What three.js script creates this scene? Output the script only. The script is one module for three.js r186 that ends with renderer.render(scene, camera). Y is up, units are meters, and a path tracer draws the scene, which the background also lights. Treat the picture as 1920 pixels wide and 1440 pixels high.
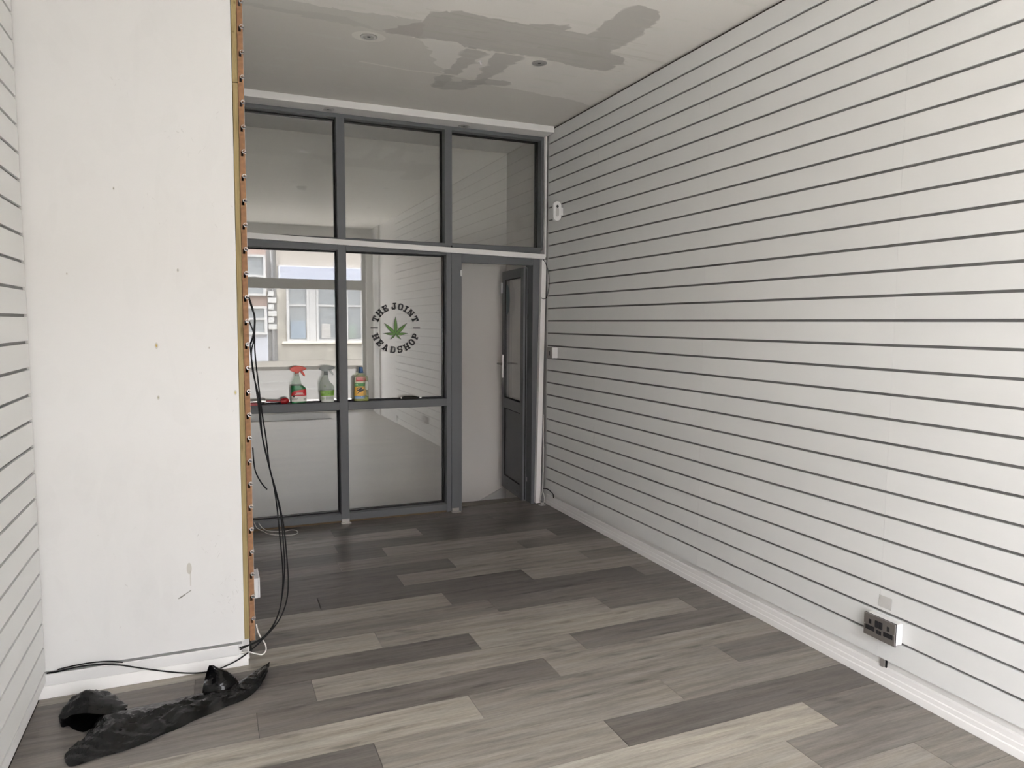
import * as THREE from 'three';
import { mergeGeometries, mergeVertices, toCreasedNormals } from 'three/addons/utils/BufferGeometryUtils.js';
import { RoundedBoxGeometry } from 'three/addons/geometries/RoundedBoxGeometry.js';
import { createNoise2D, createNoise3D } from 'simplex-noise';

// ------------------------------------------------------------------ camera, sky, exposure
const scene = new THREE.Scene();
const renderer = new THREE.WebGLRenderer({ antialias: true });
renderer.toneMapping = THREE.LinearToneMapping;
renderer.toneMappingExposure = 0.77;
renderer.shadowMap.enabled = true;
const D2R = Math.PI / 180;
const camera = new THREE.PerspectiveCamera(2 * Math.atan(720 / 1350) / D2R, 4 / 3, 0.05, 200);
camera.position.set(0, 1.5, 0);
camera.rotation.order = 'YXZ';
camera.rotation.set(-4.855 * D2R, -22.81 * D2R, 0.3124 * D2R);

const SKY_ZENITH = 37, SKY_TINT = [0.985, 0.985, 1.03];
{ // bright overcast sky, brighter towards the zenith
  const w = 64, h = 32, d = new Float32Array(w * h * 4);
  for (let j = 0; j < h; j++) for (let i = 0; i < w; i++) {
    const s = Math.sin(((j + 0.5) / h - 0.5) * Math.PI), L = s > 0 ? SKY_ZENITH * (1 + 2 * s) / 3 : SKY_ZENITH * 0.12;
    d.set([L * SKY_TINT[0], L * SKY_TINT[1], L * SKY_TINT[2], 1], (j * w + i) * 4);
  }
  const t = new THREE.DataTexture(d, w, h, THREE.RGBAFormat, THREE.FloatType);
  t.mapping = THREE.EquirectangularReflectionMapping; t.magFilter = THREE.LinearFilter; t.colorSpace = THREE.LinearSRGBColorSpace; t.needsUpdate = true;
  scene.background = t;
}

{ // high hazy sun down the street, over the shop's own side: it lights the road, never the room
  const sun = new THREE.DirectionalLight(new THREE.Color().setRGB(1.0, .965, .935), 90);
  sun.position.set(-9, 13, -.9); sun.castShadow = true; sun.shadow.radius = 4; sun.shadow.mapSize.set(2048, 2048);
  Object.assign(sun.shadow.camera, { left: -30, right: 30, top: 25, bottom: -25, near: .1, far: 60 });
  sun.target.position.set(1, 0, 0); scene.add(sun, sun.target);
}

// ------------------------------------------------------------------ helpers
let seed = 7;
const rnd = () => { seed = (seed * 1664525 + 1013904223) % 4294967296; return seed / 4294967296; };
const rr = (a, b) => a + (b - a) * rnd();
const n2 = createNoise2D(rnd), n3 = createNoise3D(rnd);
const used = {};
function numbered(n) { const k = used[n] = (used[n] ?? -1) + 1; return k ? n + '_' + String(k).padStart(3, '0') : n; }
function add(o, name, parent) { o.name = numbered(name); (parent || scene).add(o); return o; }
function mesh(name, geo, mat, parent) {
  const m = new THREE.Mesh(geo, mat); m.castShadow = m.receiveShadow = true;
  return add(m, name, parent);
}
function group(name, pos = [0, 0, 0], parent) { const g = new THREE.Group(); g.position.set(...pos); return add(g, name, parent); }
function tag(o, label, category, grp) { o.userData.label = label; o.userData.category = category; if (grp) o.userData.group = grp; return o; }
function struct(o, label) { o.userData.kind = 'structure'; if (label) o.userData.label = label; return o; }
const B = (x0, x1, y0, y1, z0, z1) => { const g = new THREE.BoxGeometry(Math.abs(x1 - x0), Math.abs(y1 - y0), Math.abs(z1 - z0)); g.translate((x0 + x1) / 2, (y0 + y1) / 2, (z0 + z1) / 2); return g; };
const RB = (x0, x1, y0, y1, z0, z1, r = 0.002, s = 2) => { const g = new RoundedBoxGeometry(Math.abs(x1 - x0), Math.abs(y1 - y0), Math.abs(z1 - z0), s, r); g.translate((x0 + x1) / 2, (y0 + y1) / 2, (z0 + z1) / 2); return g; };
const strip = (g) => { const q = g.index ? g.toNonIndexed() : g; for (const k of Object.keys(q.attributes)) if (!['position', 'normal', 'uv'].includes(k)) q.deleteAttribute(k); return q; };
const M = (...gs) => mergeGeometries(gs.flat().map(strip));
const cyl = (r0, r1, h, n = 20) => new THREE.CylinderGeometry(r0, r1, h, n);
function tube(pts, r, seg = 8, per = 10) {
  const c = new THREE.CatmullRomCurve3(pts.map((p) => new THREE.Vector3(...p)), false, 'centripetal');
  return new THREE.TubeGeometry(c, pts.length * per, r, seg, false);
}
function extrude(poly, depth, holes = [], bevel = 0) {
  const s = new THREE.Shape(poly.map((p) => new THREE.Vector2(...p)));
  for (const h of holes) s.holes.push(new THREE.Path(h.map((p) => new THREE.Vector2(...p))));
  return new THREE.ExtrudeGeometry(s, { depth, bevelEnabled: bevel > 0, bevelSize: bevel, bevelThickness: bevel, bevelSegments: 2, curveSegments: 12 });
}
const srgb = (r, g, b) => new THREE.Color().setRGB(r / 255, g / 255, b / 255, THREE.SRGBColorSpace);
const lin = (r, g, b) => new THREE.Color().setRGB(r, g, b);
const std = (color, roughness = 0.6, o = {}) => new THREE.MeshStandardMaterial({ color, roughness, ...o });
const phys = (color, roughness, o = {}) => new THREE.MeshPhysicalMaterial({ color, roughness, ...o });
function dataTex(w, h, f, repeat = true, color = true) {
  const d = new Uint8Array(w * h * 4);
  for (let j = 0; j < h; j++) for (let i = 0; i < w; i++) { const c = f(i, j); d.set([c[0], c[1], c[2], 255].map((v) => Math.max(0, Math.min(255, v))), (j * w + i) * 4); }
  const t = new THREE.DataTexture(d, w, h); t.magFilter = THREE.LinearFilter; t.minFilter = THREE.LinearMipmapLinearFilter; t.generateMipmaps = true;
  if (color) t.colorSpace = THREE.SRGBColorSpace;
  if (repeat) t.wrapS = t.wrapT = THREE.RepeatWrapping;
  t.needsUpdate = true; return t;
}
function canvasTex(w, h, draw) {
  const c = document.createElement('canvas'); c.width = w; c.height = h; draw(c.getContext('2d'), w, h);
  const t = new THREE.CanvasTexture(c); t.colorSpace = THREE.SRGBColorSpace; return t;
}
// superellipse loft: sections {y, x, rx, rz, e}
function loft(secs, n = 36, capTop = true, capBot = true) {
  const pos = [], idx = [], uv = [];
  secs.forEach((s, k) => {
    for (let i = 0; i <= n; i++) {
      const a = i / n * 2 * Math.PI, c = Math.cos(a), q = Math.sin(a), e = 2 / (s.e || 2.4);
      pos.push((s.x || 0) + Math.sign(c) * Math.abs(c) ** e * s.rx, s.y, (s.z || 0) + Math.sign(q) * Math.abs(q) ** e * s.rz); uv.push(i / n, k / (secs.length - 1));
    }
  });
  const st = n + 1;
  for (let k = 0; k < secs.length - 1; k++) for (let i = 0; i < n; i++) { const a = k * st + i; idx.push(a, a + st, a + 1, a + 1, a + st, a + st + 1); }
  const cap = (k, up) => { const s = secs[k], c = pos.length / 3; pos.push(s.x || 0, s.y, s.z || 0); uv.push(.5, .5); for (let i = 0; i < n; i++) up ? idx.push(c, k * st + i + 1, k * st + i) : idx.push(c, k * st + i, k * st + i + 1); };
  if (capBot) cap(0, false); if (capTop) cap(secs.length - 1, true);
  const g = new THREE.BufferGeometry(); g.setAttribute('position', new THREE.Float32BufferAttribute(pos, 3)); g.setAttribute('uv', new THREE.Float32BufferAttribute(uv, 2)); g.setIndex(idx); g.computeVertexNormals();
  return toCreasedNormals(g, 0.9);
}

// ------------------------------------------------------------------ key dimensions (metres)
const XR = 2.539, XL = -0.633, CEIL = 3.035, ZP = -5.36, ZG = -5.445, ZSHOP = 1.2, XD = 0.157, ZD = -3.255, ZHALL = -6.2;

// ------------------------------------------------------------------ materials
const mWhite = std(lin(.80, .795, .775), .62), mWhite2 = std(lin(.82, .81, .79), .5);
const mSlat = [0, 1, 2, 3].map((i) => std(lin(.752 - i * .005, .757 - i * .005, .742 - i * .005), .42));
const mInsert = std(lin(.16, .16, .157), .5, { metalness: .1 });
const mAlu = std(lin(.50, .49, .48), .4, { metalness: .7 });
const mSteel = std(lin(.36, .34, .32), .34, { metalness: .85 });
const mSilver = std(lin(.66, .65, .63), .3, { metalness: .85 });
const mFrame = std(lin(.105, .111, .116), .5);
const mGasket = phys(lin(.006, .006, .006), .6, { specularIntensity: .5 });
const mBlack = std(lin(.012, .012, .014), .42);
const mCable = phys(lin(.003, .003, .0033), .5, { specularIntensity: .4 });
const mPlastic = std(lin(.78, .78, .77), .35);
const mWhiteCable = std(lin(.62, .61, .57), .45);
const mGlass = phys(lin(.945, .95, .94), 0, { transmission: 1, thickness: 0, ior: 1.85 });
const mShopGlass = phys(lin(.99, .99, .99), 0, { transmission: 1, thickness: 0, ior: 1.4 });

// ------------------------------------------------------------------ floor
const floor = struct(mesh('floor', B(-0.85, 2.75, -0.25, -0.0045, -5.6, 1.45), std(lin(.03, .028, .025), .9)), 'grey wood effect plank floor running across the shop');
const grain = [0, 1, 2, 3].map((v) => {
  const o = v * 37.3;
  return dataTex(1024, 160, (i, j) => {
    const u = i / 1024 * 1.215, w = j / 160 * .1835;
    let s = .60 * n2(u * 1.6 + o, w * 22 + o) + .36 * n2(u * 4 + o, w * 62) + .30 * n2(u * 11, w * 170 + o) + .22 * n2(u * 40 + o, w * 420);
    const band = n2(u * .9 - o, w * 9 + 5 + o) * .5;
    const kn = Math.max(0, n2(u * 3.1 + o * 2, w * 12 + 9) - .62) * 1.9;
    const fl = Math.max(0, n2(u * 7 + o, w * 190 + 40) - .58) * 1.6 * Math.max(0, n2(u * 2 + o, w * 14 - 7) + .25);
    const y = .70 * (1 + .30 * s + .17 * band - .5 * kn + .5 * fl) * (.97 + .05 * rnd());
    const t = .5 + .5 * n2(u * 1.2 + 9 + o, w * 15 - 3);
    const e = (q) => 255 * Math.pow(Math.max(0, q), 1 / 2.2);
    return [e(y * (1 + .03 * t)), e(y), e(y * (1.01 - .05 * t))];
  }, false);
});
const plankMats = {};
function plankMat(t, v) {
  const k = Math.round(t * 4) + '_' + v;
  if (!plankMats[k]) {
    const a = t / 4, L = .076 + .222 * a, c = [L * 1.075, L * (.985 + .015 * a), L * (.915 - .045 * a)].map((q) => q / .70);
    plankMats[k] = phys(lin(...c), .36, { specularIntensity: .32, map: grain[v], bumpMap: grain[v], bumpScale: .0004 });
  }
  return plankMats[k];
}
{
  const zb = (n) => -1.9045 - .1835 * n, LEN = 1.2145;
  const joint = { '-2': 2.303, '-1': 1.882, 0: 2.14, 1: 1.339, 2: 1.717, 3: .925, 4: 1.343, 5: .356, 6: 1.121, 7: .7, 8: 1.357, 9: 1.155, 10: .502, 11: .991, 12: 1.366, 13: .701, 14: 1.023, 15: .736, 16: 1.359, 17: .769, 18: 1.6, 19: .3 };
  const tones = [[-2, 1.7, 2.4], [-2, 2.4, 2.1], [-1, 1.2, 3.1], [-1, 2.2, 1.7], [-1, .3, 3], [0, 1.5, 4], [0, 2.3, 1.5], [0, .3, 3], [1, 2, .7], [1, .7, 2.7], [2, 1, 2.6], [2, 2, 1.9], [2, .1, 1], [3, 1.5, 2], [3, .3, 3.5], [3, 2.3, 1], [4, .7, 1], [4, 2, 2.6], [4, -.3, 1.6], [5, .9, 2.4], [5, 2, .9], [5, 0, 1.2], [6, .5, .5], [6, 1.7, 2.9], [6, 2.45, 1.2], [7, .3, 3], [7, 1.2, 2.3], [7, 2.2, .9], [8, .7, 1.2], [8, 2, 1.1], [9, .5, 3], [9, 1.8, .8], [10, 1, .7], [10, 2.2, 2.8], [10, .2, .9], [11, 1.5, 2.3], [11, .3, .7], [11, 2.4, 1.4], [12, 2, 2.6], [12, .7, .6], [13, 1.3, 1.6], [13, .4, 1.6], [13, 2.3, 1.1], [14, 1.6, 2.5], [14, .4, .7], [14, 2.4, .6], [15, 1.3, .8], [15, .4, 1.7], [15, 2.2, 1.3], [16, .9, 2.7], [16, 2, .8], [17, .4, 1.7], [17, 1.4, .7], [17, 2.3, 1.1]];
  for (let n = -18; n <= 20; n++) {
    let z0 = zb(n), z1 = zb(n + 1);
    z0 = Math.min(z0, ZSHOP - .03); z1 = Math.max(z1, -5.6);
    if (z0 - z1 < .03) continue;
    const j0 = joint[n] ?? rr(.2, 1.4), xmin = n >= 8 ? XD - .02 : -.66, xmax = 2.56;
    for (let k = -3; k <= 2; k++) {
      const full0 = j0 + k * LEN, a = Math.max(xmin, full0), b = Math.min(xmax, full0 + LEN);
      if (b - a < .02) continue;
      const tn = tones.find((t) => t[0] === n && t[1] > full0 && t[1] < full0 + LEN), t = Math.max(0, (tn ? tn[2] : rr(.6, 3)) - (n >= 9 ? .45 : 0));  // rows towards the back darkened in colour to deepen the light falloff
      const dy = rr(0, .0003), h = .004, g = new THREE.BoxGeometry(b - a - .0018, h, z0 - z1 - .0012);
      const uv = g.attributes.uv, p = g.attributes.position, v = Math.floor(rnd() * 4), flip = rnd() < .5;
      for (let i = 0; i < uv.count; i++) {
        let s = (p.getX(i) + (a + b) / 2 - full0) / LEN, q = p.getZ(i) / .1835 + .5;
        if (flip) { s = 1 - s; q = 1 - q; }
        uv.setXY(i, .004 + .992 * s, .01 + .98 * q);
      }
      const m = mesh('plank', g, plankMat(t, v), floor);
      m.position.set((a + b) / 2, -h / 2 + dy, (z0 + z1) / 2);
    }
  }
}

// ------------------------------------------------------------------ ceiling with overpainted patches
{
  const X0 = -.85, X1 = 2.75, Z0 = -5.6, Z1 = 1.45, W = 1024, H = 2005;
  const tex = canvasTex(W, H, (g) => {
    const X = (x) => (x - X0) / (X1 - X0) * W, Y = (z) => (z - Z0) / (Z1 - Z0) * H;
    g.fillStyle = '#e2e0dc'; g.fillRect(0, 0, W, H);
    const poly = (pts, col, j = 6) => {
      g.fillStyle = col; g.beginPath();
      pts.forEach((p, i) => {
        const q = pts[(i + 1) % pts.length], L = Math.hypot(q[0] - p[0], q[1] - p[1]), m = Math.max(1, Math.round(L / .03));
        for (let s = 0; s < m; s++) { const x = p[0] + (q[0] - p[0]) * s / m, z = p[1] + (q[1] - p[1]) * s / m; const jx = s ? n2(x * 40, z * 40) * j : 0, jy = s ? n2(x * 40 + 9, z * 40) * j * .5 : 0; (i || s ? g.lineTo : g.moveTo).call(g, X(x) + jx, Y(z) + jy); }
      });
      g.closePath(); g.fill();
    };
    poly([[-.9, -3.9], [.454, -3.83], [.703, -3.82], [.912, -3.93], [1.107, -3.93], [1.37, -4.40], [1.68, -4.5], [2.01, -4.52], [2.43, -4.58], [2.75, -4.7], [2.75, -5.6], [-.9, -5.6]], 'rgba(196,195,190,.55)', 10);
    poly([[.1, -3.72], [.6, -3.74], [1.05, -3.70], [1.1, -3.93], [.6, -3.9], [.1, -3.86]], 'rgba(190,189,184,.55)', 10);
    const p1 = [[1.056, -3.697], [1.059, -3.613], [1.129, -3.54], [1.148, -3.558], [1.198, -3.51], [1.37, -3.533], [1.568, -3.532], [1.759, -3.442], [1.793, -3.48], [1.771, -3.526], [1.907, -3.522], [1.915, -3.374], [1.916, -3.223], [1.961, -3.109], [2.073, -3.123], [2.133, -3.178], [2.162, -3.373], [2.149, -3.694], [2.258, -3.733], [2.301, -3.804], [2.277, -3.97], [2.107, -3.982], [1.919, -3.948], [1.824, -3.923], [1.699, -3.934], [1.59, -3.939], [1.365, -3.954], [1.302, -3.901], [1.107, -3.928], [.912, -3.93], [.924, -3.866]];
    const p2 = [[[1.384, -3.93], [1.388, -4.158], [1.385, -4.397], [1.361, -4.535], [1.388, -4.66], [1.45, -4.66], [1.47, -4.38], [1.50, -3.98]], [[1.547, -3.95], [1.596, -4.379], [1.58, -4.56], [1.68, -4.50], [1.663, -4.376], [1.7, -4.209], [1.726, -4.033], [1.714, -3.93]], [[1.37, -4.56], [1.388, -4.685], [1.465, -4.708], [1.62, -4.64], [1.677, -4.503], [1.822, -4.466], [1.828, -4.393], [1.66, -4.39], [1.5, -4.52]]];
    for (const j of [3, 8, 13]) { poly(p1, 'rgba(170,169,164,.31)', j); for (const p of p2) poly(p, 'rgba(170,169,164,.27)', j); }
    // roller streaks inside the patches and pale filler lines
    g.lineCap = 'round';
    for (let i = 0; i < 70; i++) { const x = rr(1.0, 2.2), z = rr(-3.95, -3.5); g.strokeStyle = `rgba(${rnd() < .5 ? '150,149,145' : '190,189,185'},.10)`; g.lineWidth = rr(2, 7); g.beginPath(); g.moveTo(X(x), Y(z)); g.lineTo(X(x + rr(.1, .4)), Y(z + rr(-.03, .03))); g.stroke(); }
    g.strokeStyle = 'rgba(226,224,219,.8)'; g.lineWidth = 5;
    for (const l of [[[.868, -4.409], [1.17, -4.441], [1.377, -4.425], [1.585, -4.395]], [[1.1, -3.95], [1.4, -3.965], [1.75, -3.945], [2.1, -4.0]]]) { g.beginPath(); l.forEach((p, i) => (i ? g.lineTo : g.moveTo).call(g, X(p[0]), Y(p[1]))); g.stroke(); g.lineWidth = 3; }
    g.fillStyle = 'rgba(230,228,224,.7)'; g.beginPath(); g.ellipse(X(.841), Y(-4.02), 26, 20, 0, 0, 7); g.fill(); g.beginPath(); g.ellipse(X(1.851), Y(-4.01), 24, 18, 0, 0, 7); g.fill();
    for (let i = 0; i < 900; i++) { g.fillStyle = `rgba(${rnd() < .5 ? '205,203,198' : '225,223,218'},.12)`; const s = rr(4, 30); g.fillRect(rr(0, W), rr(0, H), s * 2, s * .4); }
  });
  tex.anisotropy = 8;
  const g = B(X0, X1, CEIL, CEIL + .2, -6.4, 1.45), p = g.attributes.position, uv = g.attributes.uv;
  for (let i = 0; i < uv.count; i++) uv.setXY(i, (p.getX(i) - X0) / (X1 - X0), 1 - (Math.max(p.getZ(i), Z0) - Z0) / (Z1 - Z0));
  // main room ceiling (hall behind has its own plain slab)
  const g2 = B(X0, X1, CEIL, CEIL + .2, -5.6, 1.45), p2 = g2.attributes.position, u2 = g2.attributes.uv;
  for (let i = 0; i < u2.count; i++) u2.setXY(i, (p2.getX(i) - X0) / (X1 - X0), 1 - (p2.getZ(i) - Z0) / (Z1 - Z0));
  struct(mesh('ceiling', g2, std(lin(1.12, 1.115, 1.10), .9, { map: tex })), 'off white plaster ceiling with grey overpainted patches');
  struct(mesh('ceiling_hall', B(X0, X1, CEIL, CEIL + .2, -6.4, -5.602), mWhite), 'plain ceiling of the stair hall behind the glass');
}

// ------------------------------------------------------------------ right wall: slatwall
const wallRight = struct(mesh('wall_right', B(2.566, 2.75, -1.4, CEIL + .2, -6.4, 1.45), mWhite), 'party wall clad with white grooved slat boards');
{
  const cuts = [-5.315, -4.51, -3.295, -2.08, -.865, -.42];
  const geos = {};
  const G = (l, h) => geos[l.toFixed(3) + h.toFixed(3)] ??= new RoundedBoxGeometry(.018, h, l, 1, .0005);
  for (let k = -14; k <= 14; k++) {
    const yc = 1.5177 + .1 * k, y0 = k === -14 ? .121 : yc + .0057, y1 = k === 14 ? 3.017 : yc + .1 - .0057;
    for (let i = 0; i < cuts.length - 1; i++) {
      const l = cuts[i + 1] - cuts[i] - .0003;
      const m = mesh('slat', G(l, y1 - y0), mSlat[Math.floor(rnd() * 4)], wallRight);
      m.position.set(XR + .009 + rr(0, .0003), (y0 + y1) / 2, (cuts[i] + cuts[i + 1]) / 2);
    }
    if (k > -14) { const m = mesh('groove_insert', B(XR + .0095, XR + .013, yc - .0057, yc + .0057, -5.313, -.422), mInsert, wallRight); }
  }
  mesh('backing_board', B(XR + .0182, 2.5655, .125, 3.0345, -5.315, -.42), std(lin(.045, .038, .03), .85), wallRight);
  mesh('wall_lining', B(XR + .004, 2.5655, .0, CEIL - .001, -.419, ZSHOP), mWhite2, wallRight);
}
function skirting(name, prof, z0, z1, place, label) { // prof: [outward, y]
  const g = extrude(prof, z1 - z0); const m = mesh(name, g, mWhite2); place(m); return struct(m, label);
}
{
  const prof = [[0, 0], [.0145, 0], [.0155, .003], [.015, .030], [.0125, .0345], [.012, .052], [.0095, .056], [.009, .076], [.0, .082]];
  // extruded along +z, outward = -x
  const m = skirting('baseboard_right', prof.map(([o, y]) => [-o, y]).reverse(), -5.33, ZSHOP, (q) => q.position.set(2.565, 0, -5.33), 'worn white moulded skirting under the right slat boards');
  mesh('filler_strip', B(2.555, 2.5655, .0, .010, -2.05, -.4), mWhite, m);
}

// ------------------------------------------------------------------ left wall: slatwall
const wallLeft = struct(mesh('wall_left', B(-.85, -.676, -.25, CEIL + .2, -3.31, 1.45), mWhite), 'wall at the far left clad with white grooved slat boards');
{
  const cuts = [-3.238, -2.3, -1.085, .13, ZSHOP - .01], geos = {};
  const G = (l, h) => geos[l.toFixed(3) + h.toFixed(3)] ??= new RoundedBoxGeometry(.018, h, l, 1, .0005);
  for (let k = -15; k <= 14; k++) {
    const yc = 1.5173 + .1 * k, y0 = k === -15 ? .072 : yc + .0057, y1 = k === 14 ? 3.017 : yc + .1 - .0057;
    for (let i = 0; i < cuts.length - 1; i++) {
      const l = cuts[i + 1] - cuts[i] - .0003;
      const m = mesh('slat', G(l, y1 - y0), mSlat[Math.floor(rnd() * 4)], wallLeft);
      m.position.set(XL - .009 - rr(0, .0003), (y0 + y1) / 2, (cuts[i] + cuts[i + 1]) / 2);
    }
    if (k > -14) mesh('groove_insert', B(XL - .013, XL - .0095, yc - .0057, yc + .0057, -3.236, ZSHOP - .012), mInsert, wallLeft);
  }
  mesh('backing_board', B(-.6755, XL - .0182, .075, 3.03, -3.238, ZSHOP - .01), std(lin(.3, .3, .29), .8), wallLeft);
  skirting('baseboard_left', [[0, 0], [.013, 0], [.013, .062], [.009, .068], [0, .068]].map(([o, y]) => [o, y]), -3.238, ZSHOP, (q) => q.position.set(-.676, 0, -3.238), 'white skirting under the left slat boards');
}

// ------------------------------------------------------------------ dividing wall with white board, stud and slat board ends
const lean = (g, s = .0045) => { const p = g.attributes.position; for (let i = 0; i < p.count; i++) p.setX(i, p.getX(i) + s * (p.getY(i) - 1.5)); return g; };
const wallDiv = struct(mesh('wall_middle', B(-.85, .128, -1.4, CEIL + .2, -6.4, -3.31), mWhite), 'short dividing wall faced with a scuffed white board');
{
  const W = 1024, H = 2048;
  const tex = canvasTex(W, H, (g) => {
    g.fillStyle = '#ffffff'; g.fillRect(0, 0, W, H);
    const X = (x) => (x + .65) / .77 * W, Y = (y) => (3.035 - y) / 2.93 * H;
    for (let i = 0; i < 260; i++) { g.fillStyle = `rgba(${rnd() < .5 ? '244,242,238' : '252,252,250'},.06)`; g.beginPath(); g.ellipse(rr(0, W), rr(0, H), rr(20, 120), rr(10, 60), rr(0, 3), 0, 7); g.fill(); }
    const scuff = (x, y, dx, dy, a, w) => { g.strokeStyle = `rgba(120,116,108,${a})`; g.lineWidth = w; g.beginPath(); g.moveTo(X(x), Y(y)); g.quadraticCurveTo(X(x + dx * .5) + rr(-3, 3), Y(y + dy * .5) + rr(-3, 3), X(x + dx), Y(y + dy)); g.stroke(); };
    for (const [x, y, n, sp] of [[-.12, 2.25, 7, .05], [-.03, 2.2, 5, .04], [-.3, 2.38, 6, .06], [.08, 2.3, 4, .05], [-.2, 1.95, 5, .07], [.06, 1.2, 6, .1], [-.02, .55, 12, .05], [.06, .34, 16, .06], [.03, .3, 14, .05], [-.36, .62, 5, .1], [-.45, .3, 5, .12], [.1, 1.95, 8, .08]])
      for (let i = 0; i < n; i++) scuff(x + rr(-sp, sp), y + rr(-sp, sp), rr(-.012, .012), rr(-.018, .018), rr(.05, .2), rr(.8, 2.2));
    // two larger marks low on the right
    g.fillStyle = 'rgba(196,192,176,.55)'; g.beginPath(); g.ellipse(X(-.1), Y(.46), 13, 17, 0, 0, 7); g.fill(); g.fillRect(X(-.1) + 3, Y(.45), 4, 46);
    scuff(-.145, .335, .05, .03, .6, 3.2); scuff(-.14, .337, .02, .012, .7, 4);
    const hole = (x, y, c, r) => { g.fillStyle = 'rgba(225,222,214,1)'; g.beginPath(); g.arc(X(x), Y(y), r * 1.1, 0, 7); g.fill(); g.fillStyle = c; g.beginPath(); g.ellipse(X(x), Y(y), r * .6, r * .45, .5, 0, 7); g.fill(); };
    hole(-.110, 1.706, '#a9b2b8', 5); hole(-.197, 1.4, '#dcbb66', 8); hole(-.196, 1.188, '#bdbba6', 6); hole(-.33, 2.016, '#a09c94', 4); hole(.098, 1.199, '#dccb74', 7); hole(-.5, 1.68, '#b7b3aa', 3); hole(.0, 1.39, '#b7b3aa', 3);
  });
  const g = B(-.65, .112, .108, CEIL - .002, -3.27, ZD), p = g.attributes.position, uv = g.attributes.uv;
  for (let i = 0; i < uv.count; i++) uv.setXY(i, (p.getX(i) + .65) / .77, 1 - (3.035 - p.getY(i)) / 2.93);
  mesh('white_board', lean(g, .0037), std(lin(.628, .624, .612), .5, { map: tex }), wallDiv).userData.label = 'white painted board with scuffs and filled screw holes';
  // timber stud, two lengths
  const timber = dataTex(64, 1024, (i, j) => {
    const u = i / 64, w = j / 1024, k = Math.exp(-((u - .7) ** 2 * 30 + (w - .57) ** 2 * 9000)) + Math.exp(-((u - .3) ** 2 * 40 + (w - .36) ** 2 * 20000)) * .8 + Math.exp(-((u - .5) ** 2 * 20 + (w - .93) ** 2 * 6000)) * .5;
    const s = .18 * n2(u * 7 + n2(u, w * 5) * .8, w * 7) + .10 * n2(u * 22, w * 20) - .5 * k;
    return [143 * (1 + s * .55), 126 * (1 + s * .6), 86 * (1 + s * .8)];
  }, false);
  const mt = std(lin(1, 1, 1), .75, { map: timber });
  for (const [a, b] of [[.112, 2.478], [2.481, CEIL - .002]]) mesh('timber_stud', lean(RB(.1135, .1345, a, b, -3.30, ZD - .006, .0015)), mt, wallDiv).userData.label = 'pale treated timber stud';
  // slatted MDF board seen on its raw brown end; laminated white face towards +x
  const mdf = dataTex(128, 128, () => { const q = rr(.9, 1.08); return [132 * q, 97 * q, 68 * q]; });
  const mMdf = std(lin(1, 1, 1), .85, { map: mdf });
  const XB = .1352, XF = XD, ZE = -5.30, LEN = ZD - ZE;
  // slat profile, y from the groove below to the groove above; T-slot cavity cut under the upper lip
  const prof = (h) => [[XB, 0], [XF, 0], [XF, h - .010], [XF - .007, h - .010], [XF - .007, h - .021], [XF - .0165, h - .021], [XF - .0165, h], [XB, h]];
  const slatG = {};
  const mFace = mSlat[0];
  for (let k = 1; k <= 30; k++) {
    const y0 = .1 * k + .004, y1 = k === 30 ? CEIL - .004 : .1 * (k + 1) + .0038, h = y1 - y0, key = h.toFixed(4);
    const g = slatG[key] ??= M(extrude(k === 30 ? [[XB, 0], [XF, 0], [XF, h], [XB, h]] : prof(h), LEN));
    const m = mesh('slat', g, mMdf, wallDiv); m.position.set(.0045 * (y0 + h / 2 - 1.5), y0, ZE); m.userData.label = 'raw brown end of a grooved board';
    const f = mesh('laminate_face', B(XF, XF + .0006, .0005, h - .0105, 0, LEN - .0005), mFace, m);
    if (k < 30) { // silver insert with a curled end
      const c = new THREE.Shape(); const ring = [];
      for (let a = 15; a <= 300; a += 19) ring.push([Math.cos(a * D2R) * .0082, Math.sin(a * D2R) * .0082]);
      const inner = ring.slice().reverse().map(([x, y]) => [x * .72, y * .72]);
      const ins = extrude([...ring, ...inner], LEN + .003); ins.translate(XF - .0045, h - .001, 0);
      const tail = M(B(XF - .0035, XF + .0045, h - .0012, h + .0002, 0, LEN + .003), B(XF - .001, XF + .003, h - .0085, h - .0073, 0, LEN + .002));
      mesh('groove_insert', M(ins, tail), mAlu, m);
    }
  }
  // skirting and cable trunking along the foot of the dividing wall
  const bm = struct(mesh('baseboard_middle', M(RB(-.676, .121, 0, .0525, -3.31, -3.245, .002)), mWhite2), 'white skirting at the foot of the dividing wall');
  const tr = group('cable_trunking', [-.66, .0535, -3.258]);
  mesh('channel', M(B(0, .755, 0, .046, -.02, .006), B(0, .755, .0, .002, 0, .014), B(0, .755, .044, .046, 0, .014)), mPlastic, tr);
  mesh('cover', RB(0, .742, .001, .045, .012, .0165, .0015), std(lin(.66, .655, .645), .4), tr);
  tag(tr, 'pale plastic cable trunking along the foot of the white board', 'trunking');
}

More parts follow.
